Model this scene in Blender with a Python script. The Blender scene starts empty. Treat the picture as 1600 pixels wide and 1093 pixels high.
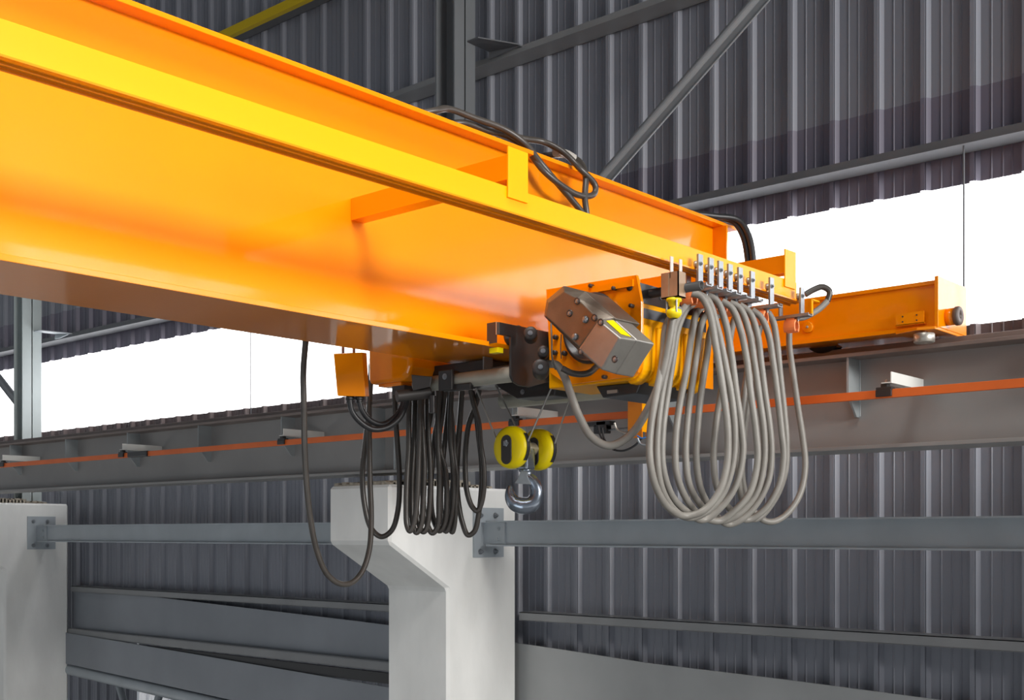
import bpy, math, random
from mathutils import Vector, Matrix
random.seed(7)
C = bpy.context.scene.collection
SC = bpy.context.scene

# ---------------------------------------------------------------- camera, world, lights
H = 5.5                      # eye height above the floor; all z below are relative to the eye
FPX = 1851.0
F = Vector((-.660, .7513, 0)); R = Vector((.7513, .660, 0))
cam = bpy.data.cameras.new('camera'); camo = bpy.data.objects.new('camera', cam); C.objects.link(camo)
camo.location = (0, 0, H)
m3 = Matrix((R, Vector((0, 0, 1)), -F)).transposed()
camo.rotation_euler = m3.to_euler()
cam.sensor_width = 36; cam.sensor_fit = 'HORIZONTAL'
cam.lens = FPX / 1600 * 36
cam.shift_y = (833 - 546.5) / 1600
cam.clip_start = .05; cam.clip_end = 200
SC.camera = camo

w = bpy.data.worlds.new('world'); SC.world = w; w.use_nodes = True
bg = w.node_tree.nodes['Background']
bg.inputs[0].default_value = (.86, .93, 1, 1); bg.inputs[1].default_value = .29

def light(kind, name, loc, target, energy, color=(1, 1, 1), size=(1, 1), **kw):
    l = bpy.data.lights.new(name, kind); o = bpy.data.objects.new(name, l); C.objects.link(o)
    o.location = Vector(loc) + Vector((0, 0, H))
    d = Vector(target) - Vector(loc)
    o.rotation_euler = d.to_track_quat('-Z', 'Y').to_euler()
    l.energy = energy; l.color = color
    if kind == 'AREA':
        l.shape = 'RECTANGLE'; l.size, l.size_y = size
    for k, v in kw.items(): setattr(l, k, v)
    return o
# daylight outside the wall, falling on the translucent strip
light('SUN', 'sun', (0, 10, 12), (0, 0, 0), 26.0, (1, .97, .93), angle=.02)
# tall open bay at the right-hand end of the hall
light('AREA', 'open_bay_daylight', (9, 3.3, 2.8), (-3, 3.5, .5), 1350, (1, .98, .95), (5, 1.5))
# added fill lamp behind and below the eye, for the lower-left wall ribs
light('AREA', 'added_fill_light', (-1.5, -3.5, -2.2), (-9.5, 6.2, -.2), 30, (.90, .96, 1), (3.0, 3.0), spread=1.5)
# added overhead lamp, brightens the top of the girder's bottom flange
light('AREA', 'added_top_light', (-1.4, .4, 4.9), (-2.5, .9, 0), 130, (1, .98, .96), (4, 1.6), spread=1.5)

SC.view_settings.view_transform = 'Standard'; SC.view_settings.look = 'None'
SC.view_settings.exposure = 0; SC.view_settings.gamma = 1
SC.view_settings.use_curve_mapping = False

# ---------------------------------------------------------------- projection helpers (pixel of the photo -> point of the place)
def ray(px, py):
    return F + R * ((px - 800) / FPX) + Vector((0, 0, (833 - py) / FPX))
def atY(px, py, Y): d = ray(px, py); return d * (Y / d.y)
def atX(px, py, X): d = ray(px, py); return d * (X / d.x)
def atD(px, py, D): return ray(px, py) * D

# ---------------------------------------------------------------- materials
MATS = {}
def mat(name, col, rough=.5, metal=0, var=0, vscale=8, bump=0, bscale=60, coat=0, col2=None, spec=.5, stretch=None):
    m = bpy.data.materials.new(name); m.use_nodes = True; nt = m.node_tree; b = nt.nodes['Principled BSDF']
    b.inputs['Base Color'].default_value = (*col, 1); b.inputs['Roughness'].default_value = rough
    b.inputs['Metallic'].default_value = metal; b.inputs['Specular IOR Level'].default_value = spec
    b.inputs['Coat Weight'].default_value = coat
    b.inputs['Coat Roughness'].default_value = .08
    if var or bump:
        tc = nt.nodes.new('ShaderNodeTexCoord'); mp = nt.nodes.new('ShaderNodeMapping')
        nt.links.new(tc.outputs['Object'], mp.inputs[0])
        if stretch: mp.inputs['Scale'].default_value = stretch
    if var:
        n = nt.nodes.new('ShaderNodeTexNoise'); n.inputs['Scale'].default_value = vscale; n.inputs['Detail'].default_value = 5
        nt.links.new(mp.outputs[0], n.inputs['Vector'])
        r = nt.nodes.new('ShaderNodeValToRGB')
        c2 = col2 or tuple(c * (1 - var) for c in col)
        r.color_ramp.elements[0].position = .3; r.color_ramp.elements[1].position = .7
        r.color_ramp.elements[0].color = (*c2, 1); r.color_ramp.elements[1].color = (*[min(1, c * (1 + var * .4)) for c in col], 1)
        nt.links.new(n.outputs['Fac'], r.inputs[0]); nt.links.new(r.outputs[0], b.inputs['Base Color'])
    if bump:
        n2 = nt.nodes.new('ShaderNodeTexNoise'); n2.inputs['Scale'].default_value = bscale; n2.inputs['Detail'].default_value = 3
        nt.links.new(mp.outputs[0], n2.inputs['Vector'])
        bp = nt.nodes.new('ShaderNodeBump'); bp.inputs['Strength'].default_value = bump; bp.inputs['Distance'].default_value = .01
        nt.links.new(n2.outputs['Fac'], bp.inputs['Height']); nt.links.new(bp.outputs[0], b.inputs['Normal'])
    MATS[name] = m
    return m
YEL = mat('crane_paint', (.93, .275, .0002), .3, coat=.8, spec=.1, bump=.03, bscale=45, var=.05, vscale=2)
YCH = mat('hoist_and_lit_crane_yellow', (.93, .40, .0005), .33, spec=.18)  # hoist yellow; on track, posts and edges it imitates stronger light on crane paint
YHK = mat('hook_yellow_paint', (.84, .66, .0), .4, spec=.35)
SHEET = mat('wall_sheet_paint', (.245, .255, .295), .38, var=.1, vscale=1.2, stretch=(1, 1, .15))
SHEETP = mat('wall_sheet_lilac_paint', (.17, .158, .205), .38, var=.1, vscale=1.2, stretch=(1, 1, .15))
SHEETB = mat('wall_sheet_brown_paint', (.17, .125, .125), .4, var=.1, vscale=2)
GIRT = mat('grey_steel_paint', (.27, .275, .28), .42, var=.12, vscale=3)
GIRTD = mat('dark_grey_steel_and_shade', (.125, .13, .14), .5, var=.12, vscale=3)
BRACE = mat('blue_grey_steel_paint', (.40, .44, .47), .4, var=.1, vscale=4)
STEELC = mat('pale_steel_paint', (.42, .47, .47), .4, var=.12, vscale=3)
RUN = mat('runway_paint', (.32, .31, .30), .42, var=.16, vscale=1.4, bump=.03, bscale=12)
RUNP = mat('runway_flange_primer', (.24, .19, .17), .5, var=.2, vscale=5)
CONC = mat('white_concrete', (.86, .86, .83), .75, var=.13, vscale=3, bump=.12, bscale=30, stretch=(1, 1, .4))
GROUT = mat('grout', (.40, .35, .28), .9, var=.35, vscale=20, bump=.5, bscale=60)
CABLE = mat('grey_cable_sheath', (.25, .235, .21), .46, var=.16, vscale=9, col2=(.185, .172, .152))
CABLED = mat('dark_cable_sheath', (.06, .052, .045), .34, var=.25, vscale=14)
BLACK = mat('black_rubber', (.022, .022, .024), .4)
BLKM = mat('black_painted_metal', (.03, .028, .028), .38, coat=.2)
PLAST = mat('charcoal_plastic', (.035, .031, .029), .5)
ZINC = mat('zinc_plated_steel', (.30, .32, .34), .34, metal=.6, var=.15, vscale=30)
STEEL = mat('bare_steel', (.50, .47, .42), .4, metal=.75, var=.2, vscale=15)
TUBE = mat('galvanised_tube', (.46, .45, .38), .45, metal=.35, var=.15, vscale=12)
CAST = mat('cast_aluminium', (.16, .135, .105), .38, metal=.55, var=.2, vscale=14, bump=.05, bscale=120)
ORG = mat('orange_plastic', (1, .30, .10), .4)
CBAR = mat('orange_conductor_sheath', (.85, .17, .03), .42, var=.12, vscale=4)
WHITE = mat('white_painted_bracket', (.80, .80, .76), .5)
HOOKM = mat('forged_hook_steel', (.30, .34, .40), .25, metal=.85, var=.3, vscale=25)
WIRE = mat('wire_rope_steel', (.34, .33, .31), .4, metal=.5)
GREYS = mat('slate_stripe_paint', (.12, .13, .15), .5)
BLUE = mat('blue_wire_sheath', (.02, .16, .5), .4)
FLOORM = mat('concrete_floor', (.23, .23, .23), .6, var=.15, vscale=.8)
CEILM = mat('roof_sheet', (.05, .05, .055), .7)
m = bpy.data.materials.new('translucent_sheet'); m.use_nodes = True; nt = m.node_tree; nt.nodes.clear()
out = nt.nodes.new('ShaderNodeOutputMaterial'); tr = nt.nodes.new('ShaderNodeBsdfTranslucent'); df = nt.nodes.new('ShaderNodeBsdfPrincipled')
tr.inputs[0].default_value = (.93, .95, 1, 1); df.inputs['Base Color'].default_value = (.8, .83, .88, 1); df.inputs['Roughness'].default_value = .3
mx = nt.nodes.new('ShaderNodeMixShader'); mx.inputs[0].default_value = .2
nt.links.new(tr.outputs[0], mx.inputs[1]); nt.links.new(df.outputs[0], mx.inputs[2]); nt.links.new(mx.outputs[0], out.inputs[0])
TRANS = m

# ---------------------------------------------------------------- mesh builder
def tag(o, label=None, cat=None, group=None, kind=None):
    if label: o['label'] = label
    if cat: o['category'] = cat
    if group: o['group'] = group
    if kind: o['kind'] = kind
    return o
def origin_of(o):
    v = Vector((0, 0, 0))
    while o is not None: v += o.location; o = o.parent
    return v
def thing(name, loc, label, cat, group=None):
    o = bpy.data.objects.new(name, None); C.objects.link(o); o.location = Vector(loc) + Vector((0, 0, H))
    o.empty_display_size = .05
    return tag(o, label, cat, group)
class MB:
    def __init__(s): s.v = []; s.f = []; s.sm = []
    def add(s, vs, fs, smooth=False):
        b = len(s.v); s.v += [Vector(v) for v in vs]; s.f += [tuple(i + b for i in f) for f in fs]; s.sm += [smooth] * len(fs); return s
    def box(s, x0, x1, y0, y1, z0, z1):
        x0, x1 = sorted((x0, x1)); y0, y1 = sorted((y0, y1)); z0, z1 = sorted((z0, z1))
        return s.add([(x0, y0, z0), (x1, y0, z0), (x1, y1, z0), (x0, y1, z0), (x0, y0, z1), (x1, y0, z1), (x1, y1, z1), (x0, y1, z1)],
                     [(0, 3, 2, 1), (4, 5, 6, 7), (0, 1, 5, 4), (1, 2, 6, 5), (2, 3, 7, 6), (3, 0, 4, 7)])
    def prism(s, poly, vec):
        """poly: list of 3-D points in a plane, extruded by vec"""
        n = len(poly); vec = Vector(vec); P = [Vector(p) for p in poly]
        nrm = Vector((0, 0, 0))
        for i in range(n): nrm += P[i].cross(P[(i + 1) % n])
        if nrm.dot(vec) > 0: P.reverse()
        fs = [tuple(range(n)), tuple(range(2 * n - 1, n - 1, -1))]
        for i in range(n): j = (i + 1) % n; fs.append((i, i + n, j + n, j))
        return s.add(P + [p + vec for p in P], fs)
    def loft(s, A, B, cap=True):
        n = len(A); fs = []
        for i in range(n): j = (i + 1) % n; fs.append((i, j, j + n, i + n))
        if cap: fs += [tuple(range(n - 1, -1, -1)), tuple(range(n, 2 * n))]
        return s.add(list(A) + list(B), fs)
    def cyl(s, p, q, r, r2=None, n=24, smooth=True, cap=True):
        p = Vector(p); q = Vector(q); r2 = r if r2 is None else r2
        d = (q - p).normalized(); a = d.orthogonal().normalized(); b = d.cross(a)
        A = [p + (a * math.cos(t) + b * math.sin(t)) * r for t in [2 * math.pi * i / n for i in range(n)]]
        B = [q + (a * math.cos(t) + b * math.sin(t)) * r2 for t in [2 * math.pi * i / n for i in range(n)]]
        s.add(A + B, [(i, (i + 1) % n, (i + 1) % n + n, i + n) for i in range(n)], smooth)
        if cap: s.add(A, [tuple(range(n - 1, -1, -1))]); s.add(B, [tuple(range(n))])
        return s
    def lathe(s, c, axis, prof, n=40, smooth=True):
        """prof: (offset along axis, radius)"""
        c = Vector(c); d = Vector(axis).normalized(); a = d.orthogonal().normalized(); b = d.cross(a); vs = []
        for h, r in prof:
            for i in range(n):
                t = 2 * math.pi * i / n; vs.append(c + d * h + (a * math.cos(t) + b * math.sin(t)) * r)
        fs = []
        for k in range(len(prof) - 1):
            for i in range(n): j = (i + 1) % n; fs.append((k * n + i, k * n + j, (k + 1) * n + j, (k + 1) * n + i))
        return s.add(vs, fs, smooth)
    def tube(s, pts, r, n=12, sub=8, closed=False):
        P = spline([Vector(p) for p in pts], sub)
        t = (P[1] - P[0]).normalized(); a = t.orthogonal().normalized(); vs = []
        N = len(P)
        for k in range(N):
            t = (P[min(k + 1, N - 1)] - P[max(k - 1, 0)]).normalized()
            a = (a - t * a.dot(t)).normalized(); b = t.cross(a)
            rr = r(k / (N - 1)) if callable(r) else r
            for i in range(n):
                th = 2 * math.pi * i / n; vs.append(P[k] + (a * math.cos(th) + b * math.sin(th)) * rr)
        fs = [(k * n + i, k * n + (i + 1) % n, (k + 1) * n + (i + 1) % n, (k + 1) * n + i) for k in range(N - 1) for i in range(n)]
        s.add(vs, fs, True)
        s.add(vs[:n], [tuple(range(n - 1, -1, -1))]); s.add(vs[-n:], [tuple(range(n))])
        return s
    def bolt(s, p, d, r=.008, h=.008):
        p = Vector(p); d = Vector(d).normalized()
        s.cyl(p, p + d * .002, r * 1.45, n=16, smooth=False)
        s.cyl(p + d * .002, p + d * (h + .002), r, n=6, smooth=False)
        s.cyl(p + d * h, p + d * (h * 1.9), r * .5, n=10)
        return s
    def build(s, name, material, parent=None, bevel=0, seg=2, kind=None, subd=0):
        me = bpy.data.meshes.new(name)
        V = [v + Vector((0, 0, H)) for v in s.v]
        if parent is None:
            lo = Vector([min(v[i] for v in V) for i in range(3)]); hi = Vector([max(v[i] for v in V) for i in range(3)])
            org = Vector(((lo.x + hi.x) / 2, (lo.y + hi.y) / 2, lo.z)); loc = org
        else:
            org = origin_of(parent); loc = Vector((0, 0, 0))
        me.from_pydata([tuple(v - org) for v in V], [], s.f)
        me.polygons.foreach_set('use_smooth', s.sm)
        o = bpy.data.objects.new(name, me); C.objects.link(o); o.location = loc; o.parent = parent
        me.materials.append(material)
        if bevel:
            b = o.modifiers.new('bevel', 'BEVEL'); b.width = bevel; b.segments = seg; b.limit_method = 'ANGLE'; b.angle_limit = math.radians(35)
            b.harden_normals = False
        if subd:
            b = o.modifiers.new('subd', 'SUBSURF'); b.levels = subd; b.render_levels = subd
        if kind: o['kind'] = kind
        return o
def spline(P, sub=8):
    if len(P) < 3 or sub <= 1: return P
    out = []
    Q = [P[0] * 2 - P[1]] + P + [P[-1] * 2 - P[-2]]
    for i in range(1, len(Q) - 2):
        p0, p1, p2, p3 = Q[i - 1:i + 3]
        # centripetal Catmull-Rom
        t0 = 0; t1 = t0 + max((p1 - p0).length, 1e-6) ** .5; t2 = t1 + max((p2 - p1).length, 1e-6) ** .5; t3 = t2 + max((p3 - p2).length, 1e-6) ** .5
        for k in range(sub):
            t = t1 + (t2 - t1) * k / sub
            A1 = p0 * ((t1 - t) / (t1 - t0)) + p1 * ((t - t0) / (t1 - t0))
            A2 = p1 * ((t2 - t) / (t2 - t1)) + p2 * ((t - t1) / (t2 - t1))
            A3 = p2 * ((t3 - t) / (t3 - t2)) + p3 * ((t - t2) / (t3 - t2))
            B1 = A1 * ((t2 - t) / (t2 - t0)) + A2 * ((t - t0) / (t2 - t0))
            B2 = A2 * ((t3 - t) / (t3 - t1)) + A3 * ((t - t1) / (t3 - t1))
            out.append(B1 * ((t2 - t) / (t2 - t1)) + B2 * ((t - t1) / (t2 - t1)))
    out.append(P[-1]); return out
def copy_tree(o, parent=None):
    c = o.copy(); C.objects.link(c); c.parent = parent
    for ch in [x for x in list(bpy.data.objects) if x.parent == o]: copy_tree(ch, c)
    return c

# ---------------------------------------------------------------- the hall: corrugated wall
YW = 6.25; PITCH = .2626; X0 = -4.618 - 40 * PITCH
def corrugated(x0, x1, z0, z1, name, material, kind='structure', Y=YW, phase=X0, pitch=PITCH, depth=.032):
    """vertical ribs standing towards the hall (-Y)"""
    prof = [(-.040, 0), (-.030, depth), (-.006, depth), (-.0045, depth * .72), (-.0015, depth * .72), (0, depth * .9), (.016, 0)]
    minis = [(.070, .0035), (.128, .0035), (.176, .0035)]
    k0 = int((x0 - phase) / pitch) - 1; k1 = int((x1 - phase) / pitch) + 1
    pts = []
    for k in range(k0, k1 + 1):
        cx = phase + k * pitch
        for dx, d in prof: pts.append((cx + dx, Y - d))
        for mxx, d in minis:
            for dx, dd in ((-.005, 0), (-.001, d), (.003, d), (.006, 0)): pts.append((cx + mxx + dx, Y - dd))
    pts = [p for p in pts if x0 <= p[0] <= x1]
    n = len(pts); vs = [(x, y, z0) for x, y in pts] + [(x, y, z1) for x, y in pts]
    mb = MB(); mb.add(vs, [(i, i + 1, i + 1 + n, i + n) for i in range(n - 1)])
    return mb.build(name, material, kind=kind)
XL, XR = -15.0, 7.0
corrugated(XL, XR, -1.05, 1.02, 'wall_back_lower', SHEET)
corrugated(XL, XR, 1.02, 1.092, 'wall_back_cap', SHEETB)
corrugated(XL, XR, 1.092, 1.835, 'window_1', TRANS)
corrugated(XL, 2.4, 1.835, 2.33, 'wall_back_band', SHEETP, Y=YW - .002)
corrugated(XL, 2.4, 2.33, 5.2, 'wall_back_upper', SHEET)
# stepped bright panels added out of view, only for the glossy web to mirror
for k, (xa, xb, zt) in enumerate(((2.4, 3.6, 2.36), (3.6, 4.7, 2.66), (4.7, 5.8, 2.98), (5.8, XR, 3.3))):
    corrugated(xa, xb, 1.835, zt, 'window_%d' % (k + 3), TRANS)
    corrugated(xa, xb, zt, 5.2, 'wall_back_right_%d' % (k + 1), SHEET)
MB().box(XL, XR, -9, 6.5, 5.2, 5.25).build('ceiling', CEILM, kind='structure')
MB().box(-22, XR + 6, -12, 16, -5.6, -5.5).build('floor', FLOORM, kind='structure')

# girts: cold-formed channels lying along the wall
def girt(z, x0, x1, name, label, up=True, Yf=6.05, dep=.17, material=GIRT):
    mb = MB()
    lip = .042
    mb.box(x0, x1, Yf, Yf + dep, z, z + .004)
    mb.box(x0, x1, Yf, Yf + .004, z, z + lip)
    mb.box(x0, x1, Yf - .006, Yf, z - .003, z + .005)
    mb.box(x0, x1, Yf + dep - .004, Yf + dep, z, z + lip)
    o = mb.build(name, material); return tag(o, label, 'wall girt', None)
girt(1.985, XL, XR, 'wall_girt', 'grey steel girt along the wall just above the bright translucent strip', material=GIRTD)  # darker colour imitates the shade under this girt
girt(3.25, XL, 2.4, 'wall_girt', 'grey steel girt crossing the upper wall behind the upper steel post')
girt(4.30, XL, XR, 'wall_girt', 'topmost steel girt at the upper left with a yellow strip beneath', material=GIRTD)
o = MB().box(-10.6, -4, 5.99, 6.035, 4.235, 4.31).build('yellow_bar', mat('yellow_strip_paint', (.62, .44, .01), .5))
tag(o, 'yellow bar running along the topmost girt above the crane girder', 'bar')
def low_girt(x0, x1, label):
    mb = MB(); mb.box(x0, x1, 6.05, 6.215, -.535, -.53); mb.box(x0, x1, 6.05, 6.055, -.585, -.53); mb.box(x0, x1, 6.05, 6.07, -.587, -.583)
    return tag(mb.build('wall_girt', GIRT), label, 'wall girt')
low_girt(-5.25, XR, 'grey steel girt low on the wall to the right of the corbelled column')
low_girt(-11.25, -5.83, 'grey steel girt low on the wall between the two white columns')

# tilted flashing sheets at the foot of the wall
def sheet(top, bot, y, name, label, material=BRACE):
    n = len(top); mb = MB()
    poly = [(x, y, z) for x, z in top] + [(x, y, z) for x, z in reversed(bot)]
    mb.prism(poly, (0, .012, 0)); return tag(mb.build(name, material), label, 'metal sheet')
FL = mat('flashing_paint', (.27, .29, .32), .4, var=.15, vscale=1.5)
FL2 = mat('flashing_paint_right', (.38, .39, .39), .38, var=.2, vscale=1.2)
sheet([(-11.26, -.54), (-10.55, -.568), (-8.8, -.622), (-6.96, -.678), (-5.83, -.72)], [(-11.26, -1.02), (-5.83, -1.02)], 6.10, 'flashing_sheet',
      'wide grey flashing sheet under the low girt between the two white columns', FL)
sheet([(-5.75, -.73), (-5.25, -.751), (-4.9, -.768), (-4.245, -.806), (-3.3, -.832), (-2.39, -.866), (0, -.95), (5, -1.1)], [(-5.75, -2.0), (5, -2.0)], 6.10, 'flashing_sheet',
      'smooth grey flashing sheet at the bottom right of the wall', FL2)
o = MB().box(-11.26, -5.83, 6.02, 6.075, -1.03, -.955).build('wall_rail', GIRT, bevel=.012)
tag(o, 'grey rail across the foot of the wall between the two white columns', 'rail')
sheet([(-11.26, -.998), (-9.2, -1.058), (-6.9, -1.13), (-5.83, -1.16)], [(-11.26, -1.31), (-8.2, -1.425), (-5.83, -1.52)], 6.0, 'flashing_sheet',
      'lowest grey flashing sheet with a seam, tilted down to the right', FL)
o = MB().box(-11.2, -5.85, 6.02, 6.05, -1.12, -1.04).build('gap_shade_strip', BLACK); tag(o, 'black strip standing in for the shade in the gap behind the lowest flashing sheet', 'angle')  # black strip put in place of the shade in the gap
o = MB().cyl((-11.26, 6.05, -1.375), (-5.83, 6.05, -1.60), .055).build('round_rail', BRACE)
tag(o, 'grey round rail under the lowest flashing sheet beside the left column', 'rail')
# space beyond the opening at the lower left
corrugated(-24, -14.85, -5.5, -1.0, 'wall_annex', SHEET, Y=9.0)
corrugated(-14.05, -2, -5.5, -1.0, 'wall_annex_right', SHEET, Y=9.0)
corrugated(-14.85, -14.05, -2.18, -1.0, 'wall_annex_head', SHEET, Y=9.0)
corrugated(-14.85, -14.05, -5.5, -2.18, 'window_2', TRANS, Y=9.0)
MB().box(-26, 7, 6.3, 14, -1.0, -.95).build('ceiling_annex', CEILM, kind='structure')
for (a, b, lab) in (((-14.9, 8.6, -1.7), (-14.2, 8.6, -2.9), 'pale slanting strut beyond the opening beside the left column'),
                    ((-14.0, 8.7, -2.4), (-13.5, 8.7, -1.5), 'slanting strut beyond the opening at the bottom left')):
    tag(MB().cyl(a, b, .05).build('annex_strut', BRACE), lab, 'strut')

# ---------------------------------------------------------------- concrete columns with corbels
def column(dx, label):
    xa, xb = -5.823 + dx, -5.257 + dx
    y0, y1, y2 = 4.87, 5.37, 6.03
    prof = [(y2, -5.5), (y1, -5.5), (y1, -.353), (y0, -.062), (y0, .297), (y2, .297)]
    t = thing('concrete_column', ((xa + xb) / 2, 5.7, -5.5), label, 'column')
    mb = MB(); mb.prism([(xa, y, z) for y, z in prof], (xb - xa, 0, 0)); mb.build('column_shaft', CONC, t, bevel=.018, seg=1)
    g = MB(); rnd = random.Random(5)
    nx, ny = 14, 26
    for i in range(nx):
        for j in range(ny):
            x = xa + .03 + (xb - xa - .06) * i / nx; y = y0 + .02 + (y2 - y0 - .25) * j / ny
            h = .297 + rnd.uniform(.008, .028) + (.02 if 8 < j < 20 else 0)
            g.box(x, x + (xb - xa) / nx, y, y + .05, .29, h)
    g.build('grout_bed', GROUT, t)
    if dx:
        g = MB()
        for k in range(7): g.box(xa + .05 + k * .072, xa + .1 + k * .072, 4.93, 5.23, .31, .37)
        g.build('shim_pack', STEEL, t)
    return t
column(0, 'white concrete column with a corbel in the middle, under the crane girder')
column(-6, 'white concrete column cut off by the left edge')

# steel posts standing on the concrete columns
def post(dx, label, material):
    t = thing('steel_post', (-5.57 + dx, 5.76, .3), label, 'post')
    xa, xb = -5.66 + dx, -5.48 + dx
    z0, z1 = .3, 5.2
    mb = MB(); mb.box(xb - .012, xb, 5.66, 5.86, z0, z1); mb.box(xa, xa + .012, 5.66, 5.86, z0, z1); mb.box(xa, xb, 5.755, 5.765, z0, z1)
    mb.build('post_shaft', material, t)
    MB().box(xa - .04, xb + .04, 5.63, 5.89, z0 + .002, z0 + .02).build('base_plate', material, t)
    return t
post(0, 'grey steel post behind the crane girder rising through the upper wall', mat('steel_post_paint', (.17, .18, .19), .45, var=.1, vscale=2))
post(-6, 'pale grey steel post on the left column in front of the bright strip', STEELC)
# clip plates where girts meet the posts
for dx, z, lab in ((0, 3.30, 'grey clip plate beside the upper steel post at the girt'), (-6, 2.03, 'pale clip plate on the left steel post under the crane girder')):
    mb = MB(); x = -5.48 + dx
    mb.prism([(x, 5.78, z), (x + .10, 5.78, z), (x + .26, 6.0, z - .02), (x + .26, 6.06, z - .02), (x, 6.06, z)], (0, 0, .008))
    mb.prism([(x, 6.0, z - .05), (x + .10, 6.0, z - .05), (x + .26, 6.02, z - .02), (x, 6.0, z)], (0, .008, 0))
    tag(mb.build('clip_plate', BRACE if dx else GIRTD), lab, 'plate')
# diagonal wall bracing
def angle_bar(a, b, s, name, label, material):
    a = Vector(a); b = Vector(b); d = (b - a).normalized(); n = Vector((0, -1, 0)); u = d.cross(n).normalized()
    if u.z < 0: u = -u
    t = .008; mb = MB()
    sec = []
    for k in range(9):                                   # rounded upper leg, like a rolled pipe half
        th = math.pi * k / 8
        sec.append(u * (s * .5 + s * .5 * math.cos(th)) + n * (s * .5 * math.sin(th)))
    sec.append(-u * s * .9); sec.append(-u * s * .9 - n * .01); sec.append(u * s - n * .01)
    mb.loft([a + q for q in sec], [b + q for q in sec])
    mb.cyl(a - u * s * .9, b - u * s * .9, .006, n=8)
    return tag(mb.build(name, material), label, 'brace')
DB = mat('diagonal_brace_paint', (.26, .275, .29), .4, var=.1, vscale=4)
angle_bar((-5.48, 5.76, 1.30), (-1.6, 5.76, 4.114), .052, 'diagonal_brace', 'grey diagonal brace rising to the right above the crane girder', DB)
angle_bar((-11.66, 5.76, 1.25), (-13.4, 5.76, 2.43), .052, 'diagonal_brace', 'grey diagonal brace meeting the left steel post at the left edge', DB)
for x, lab in ((-2.268, 'thin dark sag rod in front of the bright strip at the right'), (-8.30, 'thin dark sag rod in front of the bright strip left of the hanging cable')):
    tag(MB().cyl((x, 6.09, .9), (x, 6.09, 1.99), .005, n=10).build('sag_rod', GIRTD), lab, 'rod')

# ---------------------------------------------------------------- horizontal struts between columns
def strut(xa, xb, label, left_plate=None):
    t = thing('column_strut', ((xa + xb) / 2, 5.72, -.075), label, 'strut')
    mb = MB(); mb.box(xa, xb, 5.66, 5.80, .072, .082); mb.box(xa, xb, 5.66, 5.80, -.082, -.072); mb.box(xa, xb, 5.70, 5.708, -.075, .075)
    mb.build('channel', BRACE, t)
    if left_plate is not None:
        MB().box(left_plate, left_plate + .014, 5.598, 5.885, -.156, .168).build('end_plate', BRACE, t)
        g = MB()
        g.box(left_plate + .014, xa + .14, 5.688, 5.70, -.07, .07)
        g.build('cleat', BRACE, t)
        for yy in (5.655, 5.80):
            for zz in (.118, -.118):
                MB().bolt((left_plate + .014, yy, zz), (1, 0, 0), .014, .014).build('bolt', ZINC, t)
        for zz in (.03, -.035):
            MB().bolt((xa + .085, 5.688, zz), (0, -1, 0), .014, .008).build('bolt', BRACE, t)
    return t
strut(-5.20, 6.5, 'blue-grey steel strut running right from the middle column', -5.257)
strut(-11.19, -5.83, 'grey steel strut between the left column and the middle column', -11.257)

# ---------------------------------------------------------------- crane runway
t = thing('runway_beam', (-4, 5.08, .374), 'long grey steel runway beam carried on the column corbels', 'beam')
XA, XB = -15.0, 6.5
MB().box(XA, XB, 5.072, 5.086, .389, .785).build('web', RUN, t)
MB().box(XA, XB, 4.95, 5.21, .785, .802).build('top_flange', RUNP, t, bevel=.002)
MB().box(XA, XB, 4.95, 5.21, .372, .389).build('bottom_flange', RUN, t, bevel=.002)
STF = mat('stiffener_paint', (.36, .39, .40), .42, var=.15, vscale=6)
for x in (-.45, -1.41, -2.37, -3.34, -4.36, -6.43, -7.40, -8.36, -9.32, -10.3):
    mb = MB(); mb.prism([(x, 5.073, .785), (x, 4.962, .785), (x, 4.962, .62), (x, 5.045, .525), (x, 5.073, .525)], (.010, 0, 0)); mb.build('stiffener', STF, t)
for x in (-5.32, -5.53, -11.32, -11.53):
    MB().box(x, x + .012, 4.96, 5.073, .388, .786).build('stiffener', STF, t)
wl = MB(); wl.cyl((-2.358, 5.073, .79), (-2.358, 5.073, .53), .004, n=6); wl.build('weld_seam', STF, t)
tag(MB().box(XA, XB, 5.055, 5.105, .802, .842).build('crane_rail', RUNP, bevel=.004), 'square steel crane rail on top of the runway beam', 'rail')

# conductor bar and its brackets
mb = MB()
mb.box(XA, XB, 4.752, 4.768, .566, .602)
tag(mb.build('conductor_bar', CBAR, bevel=.002), 'long orange conductor bar running along the runway beam', 'conductor bar')
BR = [(-2.085, 'white-topped bracket holding the orange bar at the far right'), (-4.14, 'white-topped bracket holding the orange bar behind the hook block'),
      (-6.13, 'bracket holding the orange bar just left of the big hanging cable loop'), (-8.06, 'bracket holding the orange bar beside the black joint cover'),
      (-9.98, 'bracket holding the orange bar at the left edge')]
def mk_bracket():
    t = thing('conductor_bracket', (0, 5.07, .6), BR[0][1], 'bracket', 'brackets along the orange conductor bar')
    mb = MB(); mb.box(-.022, .022, 4.735, 5.071, .626, .630); mb.box(.018, .022, 4.735, 5.071, .628, .672); mb.build('arm', WHITE, t)
    mb = MB(); mb.box(-.05, .02, 4.742, 4.778, .598, .612); mb.box(-.05, .02, 4.738, 4.75, .572, .60); mb.box(-.03, .0, 4.745, 4.775, .61, .626); mb.build('clamp', BLKM, t, bevel=.003)
    MB().bolt((-.01, 4.76, .63), (0, 0, 1), .007, .008).build('bolt', STEEL, t)
    return t
b0 = mk_bracket()
for k, (x, lab) in enumerate(BR):
    b = b0 if k == 0 else copy_tree(b0)
    b.location.x = x; b['label'] = lab
mb = MB(); mb.box(-7.98, -7.72, 4.738, 4.782, .565, .606); tag(mb.build('joint_cover', BLKM, bevel=.006), 'black joint cover clipped over the orange bar at the left', 'cover')

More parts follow.
